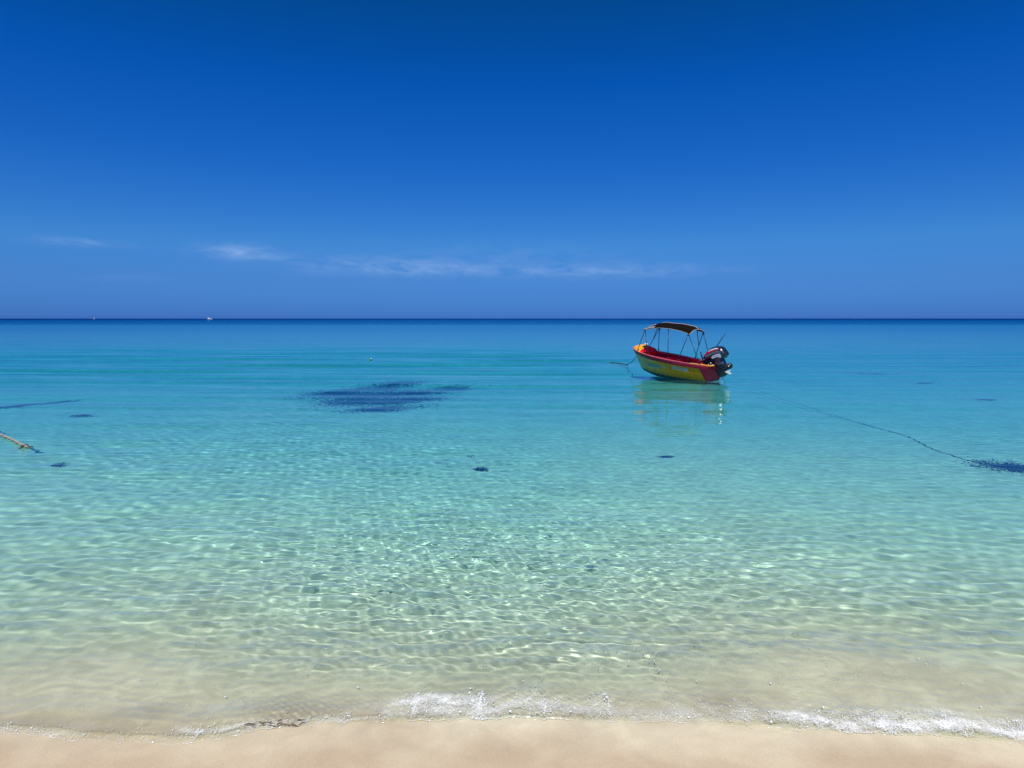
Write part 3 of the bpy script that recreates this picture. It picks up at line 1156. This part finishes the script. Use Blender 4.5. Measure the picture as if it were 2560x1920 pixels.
# long line from the stern to the dark grass patch
line = [(1800, 953), (1815, 957), (1840, 962), (1883, 972), (1972, 1003), (2073, 1034), (2194, 1070), (2264, 1090), (2322, 1118), (2396, 1145), (2450, 1157), (2480, 1163)]
P_ = []
for k, (x, y) in enumerate(line):
    q_ = bed_point(x, y) + Vector((0, 0, .02))
    P_.append(px_ground(x, y, -.022).lerp(q_, smooth01(1, 7, k)) - Vector((0, 0, .03 * (k < 7))))
P_[0] = boat.matrix_world @ Vector((-.12, -.3, .30))
P_.append(bed_point(2500, 1168) + Vector((0, 0, .03)))
R_ = []
for k in range(len(P_) - 1):
    for j in range(6):
        t = j / 6
        a_, b_, c_, d_ = P_[max(k - 1, 0)], P_[k], P_[k + 1], P_[min(k + 2, len(P_) - 1)]
        R_.append(.5 * ((2 * b_) + (c_ - a_) * t + (2 * a_ - 5 * b_ + 4 * c_ - d_) * t * t + (3 * b_ - a_ - 3 * c_ + d_) * t ** 3))
R_.append(P_[-1])
bm = bmesh.new()
n_ = len(R_)
bm_tube(bm, R_, [.005 + .008 * (.9 + .15 * abs(math.sin(k * .33 + .9 * math.sin(k * .11)))) * min(1, k / 30) for k in range(n_)], 7)
tag(from_bm('anchor_line', bm, M_ROPE_D), 'long dark line under the surface from the boat\'s stern to a grass patch', 'rope')

# twisted rope tail afloat at the left
a, c = px_ground(68, 1118), px_ground(-260, 985)
bm = bmesh.new()
rp = []
for k in range(80):
    t = k / 79
    p = a.lerp(c, t)
    p.x += .05 * math.sin(t * 9)
    p.z = water_at(p.x, p.y) + .022 + .012 * math.sin(t * 14)
    rp.append(p)
for ph in (0, 2.09, 4.19):
    st = []
    for k, p in enumerate(np.repeat(np.arange(80), 3)[:-2]):
        t = k / 3
        q_ = rp[min(int(t), 79)].lerp(rp[min(int(t) + 1, 79)], t % 1)
        an = t * 1.25 + ph
        dr = (c - a).normalized()
        s_ = dr.cross(Vector((0, 0, 1)))
        st.append(q_ + s_ * (.012 * math.cos(an)) + Vector((0, 0, .012 * math.sin(an))))
    bm_tube(bm, st, .0145, 6)
rope = from_bm('mooring_rope', bm, M_ROPE_P)
tag(rope, 'pale twisted rope end with a dark knot floating at the left edge', 'rope')
bm = bmesh.new()
dr = (c - a).normalized()
s_ = dr.cross(Vector((0, 0, 1)))
kp = rp[1] + Vector((0, 0, .004))
bm_tube(bm, [kp + dr * (.05 * math.sin(u) * .9) + s_ * (.045 * math.cos(u)) + Vector((0, 0, .014 * math.sin(2 * u))) for u in np.linspace(0, 6.6, 26)], .017, 7)
bm_tube(bm, [kp + s_ * .02, kp - dr * .07 + s_ * .06 + Vector((0, 0, -.01)), kp - dr * .10 + s_ * .10 + Vector((0, 0, -.02))], [.016, .014, .010], 7)
bm_tube(bm, [kp - s_ * .02, kp - dr * .05 - s_ * .05 + Vector((0, 0, -.01)), kp - dr * .06 - s_ * .10 + Vector((0, 0, -.02))], [.016, .014, .010], 7)
from_bm('knot', bm, mat('dark_wet_knot', (.05, .035, .03), .6, (50, .3)), rope)

# little green float
p = px_ground(927, 900)
bm = bmesh.new()
bmesh.ops.create_uvsphere(bm, u_segments=18, v_segments=12, radius=.075, matrix=Matrix.Translation((p.x, p.y, .02)) @ Matrix.Diagonal((1, 1, .85, 1)))
fl = from_bm('float', bm, mat('green_plastic', (.02, .20, .06), .4, (9, .15)))
tag(fl, 'small green float bobbing on the open water beyond the dark grass patch', 'float')
bm = bmesh.new()
bm_tube(bm, [(p.x + .03, p.y - .03, .06), (p.x + .04, p.y - .04, .10)], [.03, .022], 10)
from_bm('cap', bm, M_WHITE, fl)


# seagrass and weed on the sand
M_GRASS = mat('seagrass', (.050, .066, .095), .8, (3, .4))


def grass(name, label, spots, group=None, tilt=.0):
    vs, fs = [], []
    sp_ = .20 if sum(q_[4] for q_ in spots) > 300 else .045
    for (px, py, wpx, hpx, n) in spots:
        for _ in range(n * 3):
            r_ = abs(rng.normal()) * .55 if n > 25 else rng.random()
            th_ = rng.random() * 6.283
            ox = wpx * r_ * math.cos(th_)
            q_ = bed_point(px + ox, py + hpx * r_ * math.sin(th_) - tilt * ox)
            k = q_.y / 20
            hh = rng.uniform(.02, .08) * min(1, .45 + k * .6)
            for _b in range(4):
                an = rng.random() * 6.283
                bw_ = rng.uniform(.007, .020) * (.6 + k)
                dx, dy = math.cos(an), math.sin(an)
                o = q_ + Vector((rng.normal() * sp_, rng.normal() * sp_, -.005)) * (.5 + k)
                lean = Vector((rng.normal() * .5 + .35, rng.normal() * .4, 0)) * hh
                i0 = len(vs)
                for f_, w_ in ((0, 1), (.55, .9), (1, .25)):
                    c_ = o + lean * f_ ** 2 + Vector((0, 0, hh * (f_ - .15 * f_ * f_)))
                    vs.append((c_.x - dy * bw_ * w_, c_.y + dx * bw_ * w_, c_.z))
                    vs.append((c_.x + dy * bw_ * w_, c_.y - dx * bw_ * w_, c_.z))
                fs += [(i0, i0 + 1, i0 + 3, i0 + 2), (i0 + 2, i0 + 3, i0 + 5, i0 + 4)]
    o = link(name, raw_mesh(name, np.array(vs), np.array(fs)), M_GRASS, smooth=False)
    return tag(o, label, 'seagrass', group, 'stuff')


grass('seagrass', 'large dark seagrass bed on the sandy bottom, lying left of the boat',
      [(830, 986, 70, 8, 420), (930, 972, 75, 6, 420), (1000, 960, 80, 4, 200), (1125, 972, 48, 9, 330), (1040, 984, 60, 4, 170),
       (1010, 1003, 100, 6, 420), (950, 1024, 110, 5, 300), (930, 992, 150, 22, 900), (870, 1006, 110, 14, 260)], tilt=.075)
grass('seagrass', 'dark weed patch cut by the right edge, at the end of the long line',
      [(2510, 1166, 34, 5, 90), (2560, 1174, 44, 5, 110), (2640, 1182, 60, 7, 110)])
grass('seagrass', 'thin dark weed streak on the bottom near the left edge', [(40, 1016, 90, 3, 130), (150, 1004, 80, 2, 60), (-60, 1022, 90, 4, 90)], tilt=.09)
grass('seagrass', 'short dark weed streak below the one at the left edge', [(205, 1040, 28, 3, 45)])
grass('seagrass', 'small dark weed tuft alone in the pale shallow water in the middle', [(1203, 1173, 14, 3, 16), (1178, 1140, 6, 2, 2)])
grass('seagrass', 'tiny dark weed tuft on the bottom below the boat\'s reflection', [(1664, 1143, 10, 2, 12)])
grass('seagrass', 'faint weed wisp on the bottom below the floating rope end', [(150, 1163, 14, 7, 12)])
grass('seagrass', 'thin weed streaks on the bottom to the right of the boat', [(2190, 936, 50, 2, 60), (2310, 958, 40, 2, 50), (2460, 1000, 40, 2, 30), (2130, 932, 40, 2, 20)])


# far craft on the horizon
def far_craft(name, px, dist, label, cat, Lh, sail=False):
    root = bpy.data.objects.new(name, None)
    COL.objects.link(root)
    tag(root, label, cat)
    x = (px - 1280) / F * dist
    root.location = (x, dist * math.cos(0), 0)
    bm = bmesh.new()
    V = []
    for k in range(9):
        u = k / 8
        hb = Lh * .15 * (1 - max(0, (u - .5) / .5) ** 2)
        X_ = -Lh / 2 + u * Lh
        V.append([bm.verts.new(v) for v in ((X_, -hb, Lh * (.09 + .05 * u)), (X_, -hb * .7, -.2), (X_, hb * .7, -.2), (X_, hb, Lh * (.09 + .05 * u)))])
    for A_, B_ in zip(V, V[1:]):
        for j in range(4):
            bm.faces.new((A_[j], B_[j], B_[(j + 1) % 4], A_[(j + 1) % 4]))
    bm.faces.new(V[0])
    bmesh.ops.remove_doubles(bm, verts=bm.verts, dist=.001)
    from_bm('hull', bm, M_WHITE, root, angle=math.radians(40))
    bm = bmesh.new()
    bm_box(bm, (-Lh * .05, 0, Lh * .16), (Lh * .45, Lh * .2, Lh * .12))
    from_bm('cabin', bm, M_WHITE, root)
    if sail:
        bm = bmesh.new()
        bm_tube(bm, [(0, 0, Lh * .1), (0, 0, Lh * 1.1)], Lh * .02, 6)
        from_bm('mast', bm, M_WHITE, root)
    else:
        bm = bmesh.new()
        bm_box(bm, (-Lh * .12, 0, Lh * .27), (Lh * .25, Lh * .16, Lh * .09))
        from_bm('flybridge', bm, M_WHITE, root)
        bm = bmesh.new()
        bm_box(bm, (-Lh * .03, 0, Lh * .185), (Lh * .36, Lh * .206, Lh * .03))
        from_bm('window', bm, M_BLACK, root)


far_craft('motor_yacht', 527, 1500, 'tiny white motor yacht on the horizon', 'yacht', 12.0)
far_craft('sailing_boat', 240, 2400, 'faint tiny boat with a bare mast on the horizon at left', 'sailing boat', 7.0, True)

# foam: froth beads riding on the run-up
bm0 = bmesh.new()
bmesh.ops.create_icosphere(bm0, subdivisions=1, radius=1)
iv = np.array([v.co[:] for v in bm0.verts])
fi = np.array([[v.index for v in f.verts] for f in bm0.faces])
bm0.free()
bands = [  # photo px x-range, distance behind the edge (m), spread, count, size
    (960, 1240, .20, .06, 2000, .0018), (1000, 1500, .10, .07, 2600, .0016), (1480, 1560, .26, .03, 200, .0018),
    (1900, 2600, .08, .05, 3800, .0018), (2100, 2700, .15, .06, 2200, .0017), (1260, 1950, .10, .09, 2200, .0015),
    (560, 960, .03, .03, 900, .0016), (440, 640, .10, .03, 300, .0016), (-100, 520, .03, .04, 500, .0016), (0, 130, .05, .03, 260, .0018),
    (-200, 2760, .45, .35, 1500, .0013), (1450, 2560, .75, .18, 900, .0014)]  # loose beads further out also stand in for glints on the ripples
C_, S_ = [], []
for x0, x1, d0, sg, n, sz in bands:
    xa, xb = px_ground(x0, 1830).x, px_ground(x1, 1830).x
    x = rng.uniform(xa, xb, n)
    x = x + .05 * np.sin(x * 17)
    clump = .5 + .5 * np.sin(x * 7.3 + 2 * np.sin(x * 2.1)) * np.sin(x * 15.1 + 1)
    keep = rng.random(n) < .35 + .65 * clump
    x = x[keep]
    d = np.clip(d0 + rng.normal(size=len(x)) * sg + .03 * np.sin(x * 5.7) + .015 * np.sin(x * 19), .002, None)
    y = edge_y(x) + d
    r = sz * np.exp(rng.normal(size=len(x)) * .45)
    z = water_z(x, y, np.full_like(x, .01)) + r * .25
    C_.append(np.stack([x, y, z], -1))
    S_.append(r)
C_ = np.concatenate(C_)
S_ = np.concatenate(S_)
sq = np.stack([rng.uniform(.7, 1.5, len(S_)), rng.uniform(.7, 1.4, len(S_)), rng.uniform(.35, .7, len(S_))], -1)
v = (C_[:, None, :] + iv[None] * (S_[:, None] * sq)[:, None, :]).reshape(-1, 3)
f = (fi[None] + (np.arange(len(S_)) * len(iv))[:, None, None]).reshape(-1, 3)
M_FOAM = mat('foam', (.70, .70, .69), .25, spec=.6)
foam = link('foam', raw_mesh('foam', v, f), M_FOAM)
tag(foam, 'white froth of the wash breaking along the sand edge', 'foam', None, 'stuff')

# a few dark brown strands lying in the lip of the wash
vs, fs = [], []
M_STRAND = mat('strand_brown', (.11, .06, .028), .5, (30, .3))
bm = bmesh.new()
for _ in range(13):
    px_ = rng.normal(685, 30)
    p = px_ground(px_, 1818 + rng.normal() * 5 - abs(px_ - 690) * .1)
    an = .15 + rng.normal() * .25
    ln = rng.uniform(.02, .06)
    y_ = max(p.y, float(edge_y(np.array([p.x]))[0]) + .01)
    pts = []
    for j in range(5):
        u = (j / 4 - .5) * ln
        x1, y1 = p.x + u * math.cos(an), y_ + u * math.sin(an) + .003 * math.sin(j * 1.9 + an * 5)
        pts.append((x1, y1, max(water_at(x1, y1), bed_at(x1, y1)) + .003 + .004 * math.sin(j * 1.3)))
    bm_tube(bm, pts, [.0015, .003, .0035, .003, .0012], 5)
tag(from_bm('brown_strands', bm, M_STRAND), 'dark brown strands lying in the wash at the sand edge', 'brown_strands', None, 'stuff')

# lacy film of froth lying on the run-up, densest where the wash folds over
xs = np.arange(px_ground(-1300, 1830).x, px_ground(3900, 1830).x, .010)
qs = np.concatenate([np.arange(.0, .42, .010)])
Qf, Xf = np.meshgrid(qs, xs, indexing='ij')
Yf = edge_y(Xf) + Qf
Zf = water_z(Xf, Yf, np.full_like(Xf, .012)) + .0022
fro = np.zeros_like(Xf)
for x0, x1, sf, d0, sg, st in ((960, 1230, 25, .21, .075, .74), (900, 1520, 60, .11, .075, .50), (1930, 4000, 30, .095, .07, .74), (2080, 4000, 60, .20, .07, .42),
                              (1240, 1980, 60, .10, .10, .40), (-1500, 540, 40, .03, .03, .26), (430, 640, 20, .11, .03, .5), (540, 980, 30, .03, .03, .34), (-1500, 4000, 10, .0, .014, .34)):
    a_, b_ = px_ground(x0, 1830).x, px_ground(x1, 1830).x
    w_ = sf * .002
    ends = 1 / (1 + np.exp(-(Xf - a_) / w_)) / (1 + np.exp((Xf - b_) / w_))
    dd = d0 + .035 * np.sin(Xf * 5.7) + .02 * np.sin(Xf * 13 + 1)
    dd = np.where(d0 < .05, d0, dd)
    fro = np.maximum(fro, st * ends * np.exp(-((Qf - dd) / sg) ** 2))
fm = grid_mesh('foam', Xf, Yf, Zf)
at_ = fm.attributes.new('froth', 'FLOAT', 'POINT')
at_.data.foreach_set('value', fro.ravel().astype(np.float32))
M_LACE = bpy.data.materials.new('foam_lace')
M_LACE.use_nodes = True
nt2 = M_LACE.node_tree
nt2.nodes.clear()


def nd(t, **kw):
    n = nt2.nodes.new(t)
    for k, v_ in kw.items():
        n.inputs[k.replace('_', ' ')].default_value = v_
    return n


geo = nd('ShaderNodeNewGeometry')
wz = nd('ShaderNodeTexNoise', Scale=14, Detail=3)
nt2.links.new(geo.outputs['Position'], wz.inputs['Vector'])
wv = nt2.nodes.new('ShaderNodeVectorMath')
wv.operation = 'MULTIPLY_ADD'
nt2.links.new(wz.outputs['Color'], wv.inputs[0])
wv.inputs[1].default_value = (.05, .05, .05)
nt2.links.new(geo.outputs['Position'], wv.inputs[2])
vo = nd('ShaderNodeTexVoronoi', Scale=52)
vo.feature = 'DISTANCE_TO_EDGE'
nt2.links.new(wv.outputs[0], vo.inputs['Vector'])
vo2 = nd('ShaderNodeTexVoronoi', Scale=150)
vo2.feature = 'DISTANCE_TO_EDGE'
nt2.links.new(wv.outputs[0], vo2.inputs['Vector'])
pn = nd('ShaderNodeTexNoise', Scale=9, Detail=6, Roughness=.65)
nt2.links.new(geo.outputs['Position'], pn.inputs['Vector'])
fa = nt2.nodes.new('ShaderNodeAttribute')
fa.attribute_name = 'froth'


def nm3(op, a, b=None, c=None, clamp=False):
    n = nt2.nodes.new('ShaderNodeMath')
    n.operation = op
    n.use_clamp = clamp
    for i, v_ in enumerate((a, b, c)):
        if v_ is None:
            continue
        if isinstance(v_, (int, float)):
            n.inputs[i].default_value = v_
        else:
            nt2.links.new(v_, n.inputs[i])
    return n.outputs[0]


den = nm3('MULTIPLY', fa.outputs['Fac'], nm3('MULTIPLY_ADD', pn.outputs['Fac'], 3.2, -.75, True))
# lace lines widen with the density of the froth
l1 = nm3('SUBTRACT', 1.0, nm3('DIVIDE', vo.outputs['Distance'], nm3('MULTIPLY_ADD', den, .42, .02)), clamp=True)
l2 = nm3('SUBTRACT', 1.0, nm3('DIVIDE', vo2.outputs['Distance'], nm3('MULTIPLY_ADD', den, .40, .02)), clamp=True)
al = nm3('MULTIPLY', nm3('MAXIMUM', l1, nm3('MULTIPLY', l2, .9)), nm3('MULTIPLY', den, 1.35, clamp=True), clamp=True)
df = nd('ShaderNodeBsdfDiffuse', Color=(.74, .74, .73, 1))
tp = nd('ShaderNodeBsdfTransparent')
mxs = nt2.nodes.new('ShaderNodeMixShader')
nt2.links.new(al, mxs.inputs[0])
nt2.links.new(tp.outputs[0], mxs.inputs[1])
nt2.links.new(df.outputs[0], mxs.inputs[2])
ou = nt2.nodes.new('ShaderNodeOutputMaterial')
nt2.links.new(mxs.outputs[0], ou.inputs['Surface'])
lace = link('foam', fm, M_LACE)
tag(lace, 'thin lacy film of foam spread over the wash along the beach', 'foam', None, 'stuff')

# sunlight bent through the surface reaches whatever lies under it
for o in COL.objects:
    if o.type == 'MESH' and o.name.split('.')[0] in ('seagrass', 'anchor_line', 'mooring_rope', 'hull', 'gearcase', 'knot'):
        o.cycles.is_caustics_receiver = True
